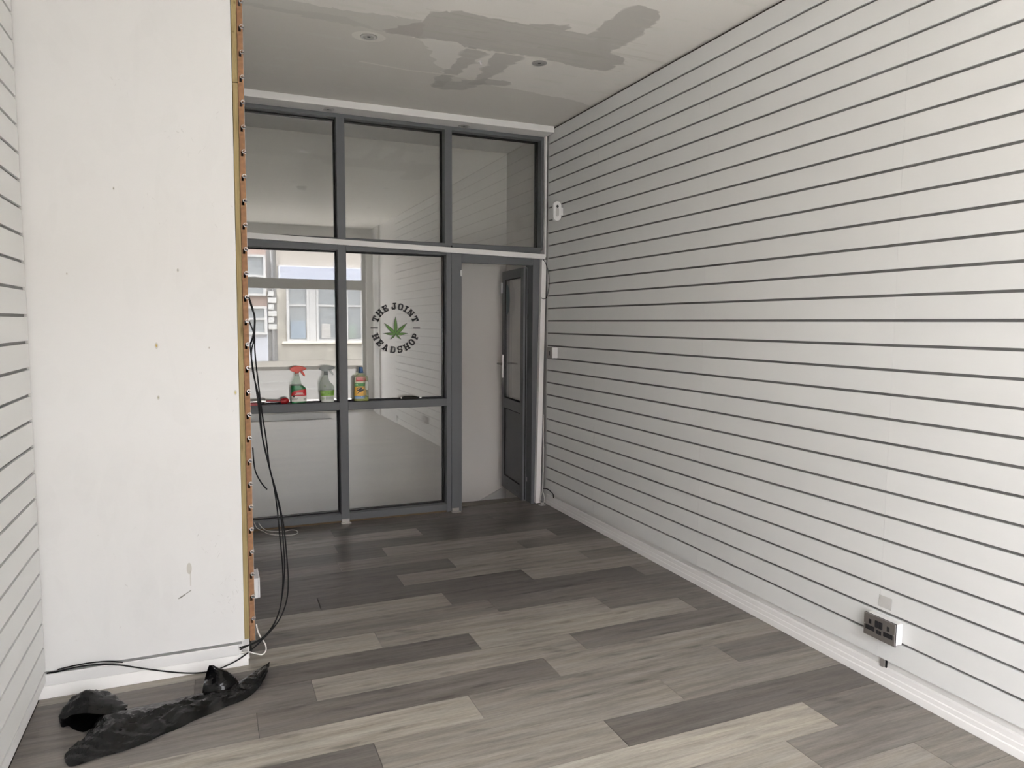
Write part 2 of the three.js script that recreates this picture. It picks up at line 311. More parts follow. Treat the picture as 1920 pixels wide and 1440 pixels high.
// ------------------------------------------------------------------ soffit, glazed partition and door (back of the shop)
struct(mesh('trim_1', RB(XD + .003, XR - .001, 2.985, CEIL - .001, -5.50, -5.207, .003), mWhite2), 'boxed white soffit along the top of the glazed partition');
const wallBack = struct(group('wall_back'), 'grey aluminium glazed partition with six panes and a door opening');
{
  const F = ZP, K = -5.50, bar = (n, x0, x1, y0, y1, z0 = F, z1 = K) => mesh(n, RB(x0, x1, y0, y1, z0, z1, .003, 2), mFrame, wallBack);
  bar('frame_jamb', .1585, .178, .012, 2.985);
  bar('top_rail', .178, 2.50, 2.957, 2.985, F - .002);
  bar('mullion', .877, .938, .004, 2.958);
  bar('mullion', 1.689, 1.748, 2.09, 2.958);
  bar('mullion', 1.701, 1.7395, .004, 2.095);
  bar('transom', .178, .8775, 2.017, 2.108, F - .001); bar('transom', .9375, 1.702, 2.017, 2.108, F - .001); bar('transom', 1.748, 2.50, 2.06, 2.108, F - .001);
  bar('ledge_rail', .178, .8775, .85, .909, F - .001); bar('ledge_rail', .9375, 1.702, .85, .909, F - .001);
  bar('bottom_rail', .178, .8775, .016, .067, F - .002); bar('bottom_rail', .9375, 1.702, .016, .067, F - .002);
  bar('frame_jamb', 2.499, 2.522, 2.09, 2.985);
  mesh('timber_packer', B(.18, 1.70, .001, .0155, F - .012, K), std(lin(.11, .075, .04), .85), wallBack);
  for (const x of [.907, 1.772]) mesh('foot_plate', M(RB(x - .036, x + .036, 0.0005, .006, F + .002, F + .04, .0015), RB(x - .028, x + .028, .006, .03, F + .001, F + .006, .0012)), mSteel, wallBack);
  const panes = [[.178, .877, 2.108, 2.957], [.938, 1.689, 2.108, 2.957], [1.748, 2.499, 2.108, 2.957], [.178, .877, .909, 2.017], [.938, 1.701, .909, 2.017], [.178, .877, .067, .85], [.938, 1.701, .067, .85]];
  for (const [x0, x1, y0, y1] of panes) {
    mesh('pane', B(x0 + .004, x1 - .004, y0 + .004, y1 - .004, ZG - .012, ZG + .012), mGlass, wallBack);
    const t = .009;
    for (const zz of [ZG + .0125, ZG - .0185]) mesh('gasket', M(B(x0, x0 + t, y0, y1, zz, zz + .006), B(x1 - t, x1, y0, y1, zz, zz + .006), B(x0 + t, x1 - t, y0, y0 + t, zz, zz + .006), B(x0 + t, x1 - t, y1 - t, y1, zz, zz + .006)), mGasket, wallBack);
  }
  // white board planted along the transom, a little out of level
  { const g = RB(.160, 2.527, -.0195, .0195, -5.36, -5.325, .002); const p = g.attributes.position; for (let i = 0; i < p.count; i++) p.setY(i, p.getY(i) + 2.092 - (p.getX(i) - .16) * .0244); struct(mesh('trim_2', g, mWhite2), 'white painted batten sloping slightly across the partition'); }
  // white board beside the door, leaning in at the foot
  { const g = RB(-.02, .02, .012, 2.01, -5.45, -5.322, .002), p = g.attributes.position; for (let i = 0; i < p.count; i++) { const y = p.getY(i), x = y < .64 ? 2.478 + (y / .64) * .033 : y < 1.1 ? 2.511 + (y - .64) / .46 * .004 : 2.515; p.setX(i, p.getX(i) + x); } struct(mesh('trim_3', g, mWhite2), 'narrow white upright board beside the door, bowed in at its foot'); }
  struct(mesh('trim_4', B(2.523, XR - .0005, 2.03, 2.984, -5.40, -5.335), mWhite2), 'thin white bead between partition and slat boards');
}
const door = struct(group('door_1', [0, 0, 0]), 'grey aluminium door standing open into the hall');
{
  const F = ZP, K = -5.50, fr = (x0, x1, y0, y1, z0 = F, z1 = K) => mesh('door_frame', RB(x0, x1, y0, y1, z0, z1, .003, 2), mFrame, door);
  fr(1.7405, 1.826, .0, 2.0595, F, -5.40); fr(1.827, 2.431, 1.963, 2.0595, F - .001, -5.40); fr(2.432, 2.494, .0, 2.0595);
  mesh('door_stop', B(2.460, 2.494, 0, 1.962, -5.50, -5.56), mFrame, door);
  mesh('threshold', RB(1.827, 2.431, .0006, .006, -5.47, -5.60, .001), std(lin(.1, .085, .07), .5, {}), door);
  const leaf = group('door_leaf', [2.398, .004, -5.47], door); leaf.rotation.y = -Math.atan2(.052, .585);
  const L = .6, T = .05, Hh = 1.952; // local: x thickness 0..T (0 = face towards the room), z 0..-L
  const st = .072, put = (n, g, m) => mesh(n, g, m, leaf);
  put('stile', RB(0, T, 0, Hh, 0, -st, .003), mFrame); put('stile', RB(0, T, 0, Hh, -L + st, -L, .003), mFrame);
  put('rail', RB(0, T, Hh - .075, Hh, -st, -L + st, .003), mFrame); put('rail', RB(0, T, .735, .825, -st, -L + st, .003), mFrame); put('rail', RB(0, T, 0, .115, -st, -L + st, .003), mFrame);
  put('door_pane', B(T / 2 - .012, T / 2 + .012, .825, Hh - .075, -st, -L + st), mGlass);
  put('lower_panel', RB(.012, T - .012, .115, .735, -st, -L + st, .002), mFrame);
  const ga = (y0, y1) => put('gasket', M(B(.004, .0105, y0, y0 + .008, -st, -L + st), B(.004, .0105, y1 - .008, y1, -st, -L + st), B(.004, .0105, y0, y1, -st, -st - .008), B(.004, .0105, y0, y1, -L + st + .009, -L + st)), mGasket);
  ga(.825, Hh - .075); ga(.115, .735);
  put('edge_seal', B(T + .0003, T + .003, .01, Hh - .01, -.002, -.012), mGasket);
  put('edge_seal', B(.018, .026, .01, Hh - .01, .0002, .004), mGasket);
  // lever handle on long back plate
  const h = put('lever_handle', M(RB(-.012, -.001, 1.0, 1.21, -L + .024, -L + .054, .004)), mSilver);
  const lev = mesh('lever', M(tube([[-.01, 1.13, -L + .04], [-.045, 1.13, -L + .04], [-.055, 1.13, -L + .05], [-.055, 1.13, -L + .16]], .009, 10)), mSteel, leaf);
  put('lever', M(tube([[T, 1.13, -L + .04], [T + .045, 1.13, -L + .04], [T + .055, 1.13, -L + .05], [T + .055, 1.13, -L + .16]], .009, 10)), mSteel);
  put('alarm_contact', RB(-.017, -.0005, 1.76, 1.855, -L + .004, -L + .024, .003), mPlastic);
  { const hd = []; for (let q = -90; q <= 90; q += 10) hd.push([Math.cos(q * D2R) * .11, Math.sin(q * D2R) * .135]); put('window_sticker', extrude(hd, .0005).rotateY(-Math.PI / 2).translate(T / 2 - .0125, 1.70, -L + st + .010), std(lin(.085, .12, .14), .5)); }
  for (const y of [1.76, 1.55, .19]) mesh('hinge', M(cyl(.010, .010, .05).translate(0, y, 0), cyl(.010, .010, .05).translate(0, y - .057, 0), B(-.022, 0, y - .02, y + .02, -.004, .004), B(0, .012, y - .078, y - .036, -.004, .004)).translate(2.452, 0, -5.45), y < 1 ? mSilver : mBlack, door);
  put('bolt_head', cyl(.006, .006, .003, 12).rotateZ(Math.PI / 2).translate(-.0015, .05, -.14), mBlack); put('bolt_head', cyl(.006, .006, .003, 12).rotateZ(Math.PI / 2).translate(-.0015, .06, -.42), mBlack);
}
tag(mesh('alarm_contact', RB(1.812, 1.8255, 1.858, 1.905, ZP + .0005, ZP + .012, .003), mPlastic), 'small white alarm contact on the left jamb of the door frame', 'alarm contact');

// ------------------------------------------------------------------ stair hall behind the partition
{
  struct(mesh('wall_hall_back', B(.128, 2.566, -1.4, CEIL, -6.4, ZHALL), std(lin(.72, .70, .665), .75)), 'plain off white wall seen through the glass');
  struct(mesh('wall_hall_right', B(2.545, 2.5655, -1.2, CEIL, ZHALL + .0005, -5.505), std(lin(.72, .70, .665), .75)), 'end wall of the hall behind the open door');
  struct(mesh('floor_hall', B(.128, 2.566, -1.4, -1.2, ZHALL, -5.5), std(lin(.2, .18, .16), .9)), 'lower floor of the stair hall');
  struct(mesh('wall_hall_front', B(.128, 2.566, -1.2, -.251, -5.6, -5.5), mWhite), 'riser below the door threshold');
  struct(mesh('trim_5', extrude([[.9, -.78], [2.545, -.032], [2.545, -.3], [.9, -1.05]], .02).translate(0, 0, ZHALL + .001), std(lin(.60, .595, .57), .5)), 'sloping stair string on the hall wall');
}

// ------------------------------------------------------------------ shop front behind the camera
{
  const front = struct(group('wall_front'), 'front wall of the shop around the display window');
  mesh('bulkhead', B(-.85, 2.75, 2.76, CEIL + .2, ZSHOP, ZSHOP + .25), mWhite, front);
  mesh('pier', B(2.44, 2.75, -.25, 2.76, ZSHOP, ZSHOP + .25), mWhite, front);
  mesh('pier', B(-.85, -.58, -.25, 2.76, ZSHOP, ZSHOP + .25), mWhite, front);
  mesh('stall_riser', B(-.58, 2.44, -.25, .04, ZSHOP, ZSHOP + .25), mWhite, front);
  const w = struct(group('window_1'), 'large shop window with a transom light, seen reflected in the partition');
  const mF = std(lin(.30, .30, .29), .5), b = (n, x0, x1, y0, y1) => mesh(n, RB(x0, x1, y0, y1, ZSHOP + .06, ZSHOP + .13, .004), mF, w);
  b('window_frame', -.58, -.52, .04, 2.76); b('window_frame', 2.38, 2.44, .04, 2.76); b('transom_bar', -.52, 2.38, 2.03, 2.19); b('top_rail', -.52, 2.38, 2.69, 2.76); b('bottom_rail', -.52, 2.38, .04, .085); b('mullion', .25, .31, .085, 2.03);
  for (const [x0, x1, y0, y1] of [[-.52, .25, .085, 2.03], [.31, 2.38, .085, 2.03], [-.52, 2.38, 2.19, 2.69]]) mesh('pane', B(x0, x1, y0, y1, ZSHOP + .092, ZSHOP + .098), mShopGlass, w);
  struct(mesh('trim_6', RB(2.515, XR + .0035, .0, CEIL - .002, .62, .92, .004), phys(lin(.84, .84, .83), .12, { clearcoat: .8, clearcoatRoughness: .05 })), 'glossy white upright casing on the right wall near the shop window');
  const mat = mesh('door_mat', RB(-.55, 1.72, .0008, .012, .42, 1.19, .004), std(lin(.10, .10, .098), .95));
  tag(mat, 'flat grey mat inside the shop window, seen reflected', 'mat');
}

// ------------------------------------------------------------------ street outside (seen reflected in the partition glass)
{
  const slab = std(lin(.52, .50, .47), .85), tar = phys(lin(.075, .073, .07), .95, { specularIntensity: .1 }), paint = phys(lin(.13, .13, .125), .9, { specularIntensity: .1 }), slabFar = phys(lin(.10, .094, .084), .95, { specularIntensity: .1 });
  struct(mesh('pavement', B(-30, 35, -.4, -.02, ZSHOP + .25, 3.6), slab), 'near pavement'); struct(mesh('pavement_far', B(-30, 35, -.4, .0, 14.2, 18.2), slabFar), 'far pavement');
  const road = struct(mesh('road', B(-30, 35, -.5, -.12, 3.6, 14.2), tar), 'asphalt road with pale line markings');
  for (const z of [6.9, 7.4, 9.2, 9.6, 12.2]) mesh('road_marking', B(-20, 25, -.12, -.115, z, z + .12), paint, road);
  const sash = (parent, x0, x1, y0, y1, bar, z, mf, mg) => {
    const f = mesh('window_frame', M(B(x0 - .09, x0, y0 - .09, y1 + .09, z - .05, z + .08), B(x1, x1 + .09, y0 - .09, y1 + .09, z - .05, z + .08), B(x0, x1, y0 - .09, y0, z - .06, z + .08), B(x0, x1, y1, y1 + .09, z - .05, z + .08), B(x0, x1, bar - .04, bar + .04, z - .02, z + .06)), mf, parent);
    mesh('pane', B(x0, x1, y0, y1, z + .04, z + .05), mg, f);
    return f;
  };
  const mg = phys(lin(.22, .24, .25), .08, { clearcoat: .6 }), mw = std(lin(.46, .46, .45), .5);
  const render = dataTex(256, 256, (i, j) => { const q = 1 + .10 * n2(i / 40, j / 60) + .06 * n2(i / 9, j / 9); return [232 * q, 226 * q, 212 * q]; });
  render.repeat.set(2, 2);
  const a = group('building', [0, 0, 0]);
  mesh('wall', B(2.42, 9, 0, 6.2, 18.001, 24), std(lin(.44, .44, .44), .9, { map: render }), a);
  mesh('sill', RB(2.58, 6.2, .64, .74, 17.84, 18.05, .02), std(lin(.62, .58, .5), .8), a);
  mesh('fascia', RB(2.5, 9, 3.05, 3.6, 17.7, 18.05, .03), std(lin(.36, .385, .46), .5), a);
  mesh('upper_band', B(2.42, 9, 3.6, 6.2, 17.95, 18.05), std(lin(.34, .31, .27), .85), a);
  for (const [x0, x1] of [[2.85, 3.5], [3.95, 4.66], [5.08, 5.58]]) sash(a, x0, x1, .83, 2.9, 2.13, 17.93, mw, mg);
  for (const x of [3.72, 4.87]) mesh('pilaster', RB(x - .13, x + .13, .74, 3.0, 17.88, 18.02, .02), mw, a);
  for (const [x0, x1, c] of [[2.9, 3.45, [.22, .27, .32]], [4.05, 4.4, [.4, .39, .37]], [5.1, 5.4, [.2, .25, .22]]]) mesh('window_display', RB(x0, x1, .85, .85 + rr(.3, .7), 17.915, 17.955, .01), std(lin(...c), .7), a);
  tag(a, 'cream rendered house with tall white sash windows and a blue fascia, reflected in the glass', 'building');
  const b = group('building', [0, 0, 0]);
  mesh('wall', B(-12, 2.07, 2.05, 6.4, 18.0, 24), std(lin(.30, .22, .19), .9), b);
  mesh('lower_wall', B(-12, 2.07, 0, 2.05, 17.97, 24), std(lin(.55, .57, .62), .85), b);
  for (const [x0, x1] of [[1.0, 1.95], [-.9, .4], [-2.8, -1.5]]) { sash(b, x0, x1, 1.1, 1.98, 1.6, 17.88, mw, mg); sash(b, x0, x1, 2.55, 3.9, 3.2, 17.88, mw, mg); }
  tag(b, 'brick house with white casement windows over a pale grey lower wall, reflected in the glass', 'building');
  const c = group('building', [0, 0, 0]);
  mesh('wall', B(2.071, 2.419, 0, 6, 18.05, 24), std(lin(.26, .26, .26), .9), c);
  mesh('drainpipe', cyl(.055, .055, 5.9).translate(2.26, 2.96, 17.97), std(lin(.2, .2, .2), .5), c);
  for (let i = 0; i < 6; i++) mesh('quoin', RB(2.09, 2.40 - (i % 2) * .1, 1.2 + i * .25, 1.4 + i * .25, 17.9 + .0, 18.06, .02), std(lin(.6, .6, .58), .8), c);
  tag(c, 'narrow dark link between the two houses with pale quoins, reflected in the glass', 'building');
  const d = group('building', [0, 0, 0]);
  mesh('wall', B(9.001, 30, 0, 6.0, 18.1, 24), std(lin(.6, .56, .5), .9), d);
  for (let i = 0; i < 4; i++) sash(d, 10.5 + i * 3, 11.9 + i * 3, 1, 2.8, 1.9, 18.0, mw, mg);
  tag(d, 'plain stone coloured terrace farther along the street, reflected in the glass', 'building');
}

// ------------------------------------------------------------------ ceiling fittings
function downlight(x, y, z, label, grp) {
  const t = group('downlight', [x, y, z]);
  const pr = [[.026, -.001], [.030, -.004], [.040, -.005], [.046, -.002], [.046, 0], [.044, 0]].map((p) => new THREE.Vector2(...p));
  mesh('bezel', new THREE.LatheGeometry(pr, 32), mSilver, t);
  mesh('lamp', new THREE.LatheGeometry([[0, -.0015], [.014, -.002], [.024, -.0012], [.0265, -.0005]].map((p) => new THREE.Vector2(...p)), 28), std(lin(.6, .6, .58), .25), t);
  mesh('bulb_recess', cyl(.009, .009, .001, 20).translate(0, -.0026, 0), std(lin(.05, .05, .05), .4), t);
  return tag(t, label, 'downlight', grp);
}
downlight(.841, CEIL, -4.02, 'round recessed downlight in the ceiling, left of the grey painted patch', null);
downlight(1.851, CEIL, -4.01, 'round recessed downlight in the ceiling, beside the grey painted patch nearest the slat wall', null);
downlight(.814, 2.985, -5.29, 'recessed downlight under the soffit above the left mullion', null);
downlight(1.83, 2.985, -5.315, 'recessed downlight under the soffit above the right mullion', null);
for (const [x, z, l] of [[1.933, -2.52, 'downlight reflected in the middle upper pane, highest of its row there'], [2.027, -1.043, 'downlight reflected in the middle upper pane, second down its row there'], [2.06, .21, 'downlight reflected in the middle upper pane, lowest of its row there'], [.9, -2.5, 'downlight reflected in the left upper pane beside the smoke alarm'], [.92, -1.05, 'downlight reflected low in the left upper pane']]) downlight(x, CEIL, z, l, 'downlights seen reflected in the upper panes');
{ const t = mesh('ceiling_hook', M(cyl(.012, .012, .004).translate(0, -.002, 0), tube([[0, -.003, 0], [.003, -.014, 0], [.008, -.018, 0], [.012, -.012, 0]], .0025, 8)), mPlastic); t.position.set(1.518, CEIL, -4.124); tag(t, 'small white fixing stub between the two ceiling downlights', 'ceiling fixing'); }
{ const t = group('smoke_alarm', [1.025, CEIL, -2.216]); mesh('base', cyl(.06, .062, .014, 32).translate(0, -.007, 0), mPlastic, t); mesh('cover', new THREE.LatheGeometry([[0, -.042], [.036, -.041], [.046, -.034], [.05, -.02], [.05, -.0145], [0, -.0145]].map((p) => new THREE.Vector2(...p)), 32), mPlastic, t); tag(t, 'round white smoke alarm overhead, reflected in the top left pane', 'smoke alarm'); }

// ------------------------------------------------------------------ sockets and wall devices
{
  // double socket, low on the right wall; local: x out of the wall (0 = wall face, negative = room), z along the wall
  const t = group('double_socket', [XR, .2605, -2.045]);
  mesh('back_box', RB(-.0395, -.0004, -.0435, .0435, -.072, .0745, .003), mPlastic, t);
  mesh('face_plate', RB(-.0455, -.0396, -.0465, .0465, -.0735, .0755, .0025, 3), mSteel, t);
  mesh('plate_rim', M(RB(-.0398, -.038, -.0475, .0475, -.0745, .0765, .0008)), mBlack, t);
  const P = (n, z0, z1, y0, y1, m = mBlack) => mesh(n, RB(-.0468, -.0452, y0, y1, z0, z1, .0006), m, t);
  for (const c of [-.042, .044]) { P('earth_pin', c - .006, c + .006, .006, .025); P('socket_outlet', c - .0215, c + .0215, -.021, -.002); }
  for (const c of [-.0085, .0105]) { const s = mesh('rocker_switch', RB(-.0505, -.0452, .002, .030, c - .0075, c + .0075, .0015), mBlack, t); }
  P('usb_port', -.012, -.0005, -.024, -.008); P('usb_port', .001, .0125, -.024, -.008);
  mesh('screw', cyl(.003, .003, .001, 12).rotateZ(Math.PI / 2).translate(-.046, 0, -.068), mSilver, t); mesh('screw', cyl(.003, .003, .001, 12).rotateZ(Math.PI / 2).translate(-.046, 0, .070), mSilver, t);
  tag(t, 'brushed steel double socket with black inserts on a white box, low on the right wall', 'socket');
}
{
  const g = new THREE.PlaneGeometry(.062, .05, 10, 10), p = g.attributes.position;
  for (let i = 0; i < p.count; i++) { const x = p.getX(i), y = p.getY(i); p.setZ(i, .003 + .004 * Math.max(0, y / .04) * (.5 + n2(x * 20, y * 20) * .5) + .001 * n2(x * 60, y * 60)); p.setX(i, x + y * .1); }
  g.computeVertexNormals(); g.rotateY(-Math.PI / 2);
  const m = mesh('tape_strip', g, phys(lin(.86, .85, .83), .3, { transmission: .55, thickness: 0, side: THREE.DoubleSide })); m.position.set(XR - .0005, .362, -2.055);
  tag(m, 'torn piece of clear tape stuck to the slats above the double socket', 'tape');
  const c = group('metal_clip', [2.56, .088, -2.062]); mesh('plate', M(RB(-.004, .004, -.032, .03, -.022, -.002, .001), RB(-.002, .004, -.03, .028, -.002, .003, .001)), mSilver, c); mesh('shadow_slot', RB(-.001, .004, -.03, .03, .003, .010, .001), mGasket, c);
  tag(c, 'small metal clip in the gap between slats and skirting below the double socket', 'bracket');
}
{
  const t = group('switch_box', [XR, 1.266, -5.150]);
  mesh('back_box', RB(-.046, -.0004, -.043, .043, -.043, .043, .003), mPlastic, t);
  mesh('face_plate', RB(-.053, -.0462, -.044, .044, -.044, .044, .0025), mSteel, t);
  mesh('key_slot', RB(-.0545, -.053, -.022, .012, -.008, .008, .0007), mBlack, t);
  tag(t, 'single steel faced switch on a white box beside the open door', 'switch');
  const s = group('motion_sensor', [2.487, 2.355, -5.05]);
  const pill = new THREE.Shape(), w = .028, h = .070; pill.absarc(0, h - w, w, 0, Math.PI); pill.absarc(0, -h + w, w, Math.PI, 2 * Math.PI);
  mesh('housing', new THREE.ExtrudeGeometry(pill, { depth: .028, bevelEnabled: true, bevelSize: .005, bevelThickness: .007, bevelSegments: 4, curveSegments: 20 }).translate(0, 0, -.014), mPlastic, s);
  const win = new THREE.Shape(); win.absarc(0, .014, .011, 0, Math.PI); win.absarc(0, -.026, .011, Math.PI, 2 * Math.PI);
  mesh('lens', new THREE.ExtrudeGeometry(win, { depth: .002, bevelEnabled: true, bevelSize: .001, bevelThickness: .001, curveSegments: 14 }).translate(0, -.002, .021), std(lin(.5, .5, .48), .3), s);
  mesh('lens_eye', new THREE.SphereGeometry(.010, 18, 12).scale(1, 1.1, .4).translate(0, .034, .0225), mBlack, s);
  mesh('bracket', M(B(.018, .0515, -.03, .03, -.02, .006)), mPlastic, s);
  s.rotation.y = -.12;
  tag(s, 'white pill shaped motion sensor high on the slat wall beside the door', 'sensor');
  const b = group('socket_box', [XD + .001, .232, -3.625]);
  mesh('back_box', RB(0, .026, -.052, .046, -.07, .07, .002), mPlastic, b); mesh('face_plate', RB(.0262, .034, -.05, .048, -.074, .074, .003), mPlastic, b);
  tag(b, 'white plastic socket box seen edge on behind the brown board ends', 'socket');
}

// ------------------------------------------------------------------ cables
function cable(pts, r, m, label, grp) { return tag(mesh('cable', M(tube(pts, r, 10, 12)), m), label, 'cable', grp); }
cable([[.161, 1.604, -3.27], [.178, 1.543, -3.273], [.182, 1.478, -3.275], [.177, 1.419, -3.278], [.167, 1.376, -3.281], [.17, 1.287, -3.284], [.193, 1.168, -3.286], [.204, .988, -3.289], [.223, .888, -3.292], [.246, .775, -3.297], [.259, .666, -3.3], [.266, .552, -3.29], [.274, .422, -3.281], [.273, .331, -3.272], [.257, .227, -3.263], [.219, .143, -3.253], [.167, .102, -3.244], [.084, .088, -3.2365]], .0030, mCable, 'black cable from the board ends, inner one of the three hanging loops');
cable([[.161, 1.499, -3.27], [.179, 1.441, -3.275], [.18, 1.39, -3.28], [.183, 1.331, -3.285], [.191, 1.242, -3.29], [.204, 1.107, -3.295], [.219, .986, -3.3], [.232, .855, -3.305], [.251, .765, -3.31], [.274, .638, -3.315], [.281, .524, -3.3], [.283, .395, -3.287], [.27, .284, -3.274], [.242, .184, -3.261], [.189, .119, -3.248], [.086, .079, -3.2365]], .0030, mCable, 'black cable from the board ends, middle one of the three hanging loops');
cable([[.161, 1.402, -3.27], [.165, 1.347, -3.277], [.178, 1.243, -3.283], [.19, 1.138, -3.29], [.199, 1.025, -3.297], [.219, .917, -3.303], [.236, .831, -3.31], [.255, .755, -3.317], [.285, .595, -3.323], [.297, .451, -3.33], [.299, .334, -3.3], [.289, .254, -3.283], [.256, .179, -3.266], [.196, .118, -3.249], [.086, .042, -3.232], [-.018, .016, -3.215], [-.082, .018, -3.212], [-.151, .032, -3.212], [-.235, .058, -3.212], [-.317, .086, -3.214], [-.371, .103, -3.219], [-.424, .114, -3.222], [-.477, .119, -3.226], [-.54, .117, -3.23], [-.592, .110, -3.234], [-.628, .109, -3.236]], .0030, mCable, 'long black cable hanging outermost then trailing across the skirting to the left corner');
cable([[.160, 1.6, -3.262], [.172, 1.555, -3.252], [.181, 1.52, -3.251], [.178, 1.463, -3.252], [.168, 1.42, -3.255], [.161, 1.402, -3.262]], .004, mCable, 'short black cable looped between two grooves of the brown board ends');
cable([[.161, .958, -3.264], [.164, .897, -3.27], [.172, .845, -3.28], [.196, .793, -3.285], [.217, .764, -3.29]], .0029, mCable, 'short cut black cable end dangling from the brown board ends');
cable([[-.59, .119, -3.232], [-.53, .126, -3.229], [-.47, .1285, -3.226], [-.40, .1225, -3.223], [-.36, .112, -3.22]], .0027, mCable, 'second black cable lying on the trunking near the left corner');
cable([[.1585, .16, -3.29], [.164, .135, -3.27], [.175, .109, -3.26], [.192, .079, -3.25], [.193, .056, -3.24], [.179, .043, -3.235], [.151, .052, -3.232], [.12, .066, -3.232], [.089, .066, -3.2365]], .0028, mWhiteCable, 'white cable looping from the trunking end to the board ends');
cable([[.26, .073, -5.342], [.278, .033, -5.34], [.317, .006, -5.337], [.358, .0042, -5.244], [.447, .0042, -5.187], [.517, .0042, -5.172], [.545, .0042, -5.215], [.536, .0042, -5.281], [.506, .0042, -5.3], [.456, .0042, -5.282], [.394, .0042, -5.307], [.341, .009, -5.338], [.31, .034, -5.342], [.291, .066, -5.342]], .0026, mWhiteCable, 'thin white cable looped on the floor at the foot of the left pane');
cable([[2.503, 2.012, -5.318], [2.518, 1.979, -5.300], [2.532, 1.9, -5.275], [2.534, 1.815, -5.268], [2.528, 1.738, -5.275], [2.518, 1.699, -5.292], [2.503, 1.695, -5.312], [2.489, 1.703, -5.318]], .0026, mCable, 'thin black cable curling beside the top of the door frame');
cable([[2.516, .75, -5.316], [2.52, .5, -5.314], [2.517, .3, -5.31], [2.512, .16, -5.306], [2.505, .11, -5.30], [2.488, .06, -5.298], [2.492, .018, -5.295], [2.512, .012, -5.29], [2.522, .05, -5.292], [2.514, .1, -5.298]], .0034, mWhiteCable, 'white cable running down beside the door trim to a coil on the floor');
cable([[2.517, .135, -5.305], [2.530, .140, -5.26], [2.532, .133, -5.2], [2.532, .118, -5.15], [2.532, .09, -5.142]], .0035, mCable, 'short black cable lying on the skirting by the door');
{ const t = mesh('floor_bracket', M(RB(2.475, 2.53, .0006, .006, -5.31, -5.26, .0015), RB(2.492, 2.512, .006, .02, -5.305, -5.29, .0015)), mSilver); tag(t, 'small metal bracket on the floor in the corner by the door', 'bracket'); }

// ------------------------------------------------------------------ bottles and tools on the ledge
const LY = .9093, LZ = -5.392;
const spiral = (n, f) => Array.from({ length: n }, (_, i) => f(i / (n - 1)));
const clearPl = (c, r = .12) => phys(c, r, { transmission: .96, thickness: 0, ior: 1.35 });
function trigger(parent, x, y, mHead, mCollar) {
  mesh('collar', M(cyl(.0145, .0165, .024, 28).translate(x, y + .012, 0)), mCollar, parent);
  const head = extrude([[-.030, .0], [-.046, .009], [-.046, .016], [-.034, .028], [-.012, .034], [.022, .032], [.052, .027], [.055, .020], [.053, .010], [.036, .006], [.014, .0], [.010, -.012], [-.012, -.012], [-.014, .0]], .019, [], .003).translate(x, y + .034, -.0095);
  mesh('spray_head', head, mHead, parent);
  mesh('trigger', extrude([[.024, .006], [.036, .006], [.040, -.006], [.050, -.020], [.054, -.034], [.049, -.035], [.041, -.024], [.030, -.010]], .011, [], .002).translate(x, y + .034, -.0055), mHead, parent);
  mesh('nozzle', cyl(.006, .007, .009, 16).rotateZ(Math.PI / 2).translate(x + .0605, y + .052, 0), mHead, parent);
}
function label(parent, secs, tex, y0, y1, rough = .4, off = .0007) { // front band wrapped on the body between two heights
  const at = (y) => { let i = 0; while (i < secs.length - 2 && secs[i + 1].y < y) i++; const a = secs[i], b = secs[i + 1], t = (y - a.y) / (b.y - a.y), L = (k, d = 0) => (a[k] ?? d) + ((b[k] ?? d) - (a[k] ?? d)) * t; return { y, x: L('x'), rx: L('rx') + off, rz: L('rz') + off, e: L('e', 2.4) }; };
  const pos = [], uv = [], idx = [], n = 24, m = 14;
  for (let j = 0; j <= m; j++) { const s = at(y0 + (y1 - y0) * j / m); for (let i = 0; i <= n; i++) { const q = Math.PI * (.06 + .88 * i / n), c = -Math.cos(q), w = Math.sin(q), e = 2 / s.e; pos.push(s.x + Math.sign(c) * Math.abs(c) ** e * s.rx, s.y, Math.abs(w) ** e * s.rz); uv.push(i / n, j / m); } }
  for (let j = 0; j < m; j++) for (let i = 0; i < n; i++) { const a = j * (n + 1) + i; idx.push(a, a + 1, a + n + 1, a + 1, a + n + 2, a + n + 1); }
  const g = new THREE.BufferGeometry(); g.setAttribute('position', new THREE.Float32BufferAttribute(pos, 3)); g.setAttribute('uv', new THREE.Float32BufferAttribute(uv, 2)); g.setIndex(idx); g.computeVertexNormals();
  return mesh('label', g, std(lin(1, 1, 1), rough, { map: tex, side: THREE.DoubleSide }), parent);
}
const inset = (secs, d, y0, y1) => secs.filter((s) => s.y <= y1).map((s) => ({ ...s, y: Math.max(s.y, y0), rx: s.rx - d, rz: s.rz - d }));
const bars = (g, x, y, w, rows, h, col) => { g.fillStyle = col; for (let r = 0; r < rows; r++) { let q = x; while (q < x + w - 4) { const l = rr(3, 9); g.fillRect(q, y + r * h * 1.7, Math.min(l, x + w - q), h); q += l + rr(2, 4); } } };
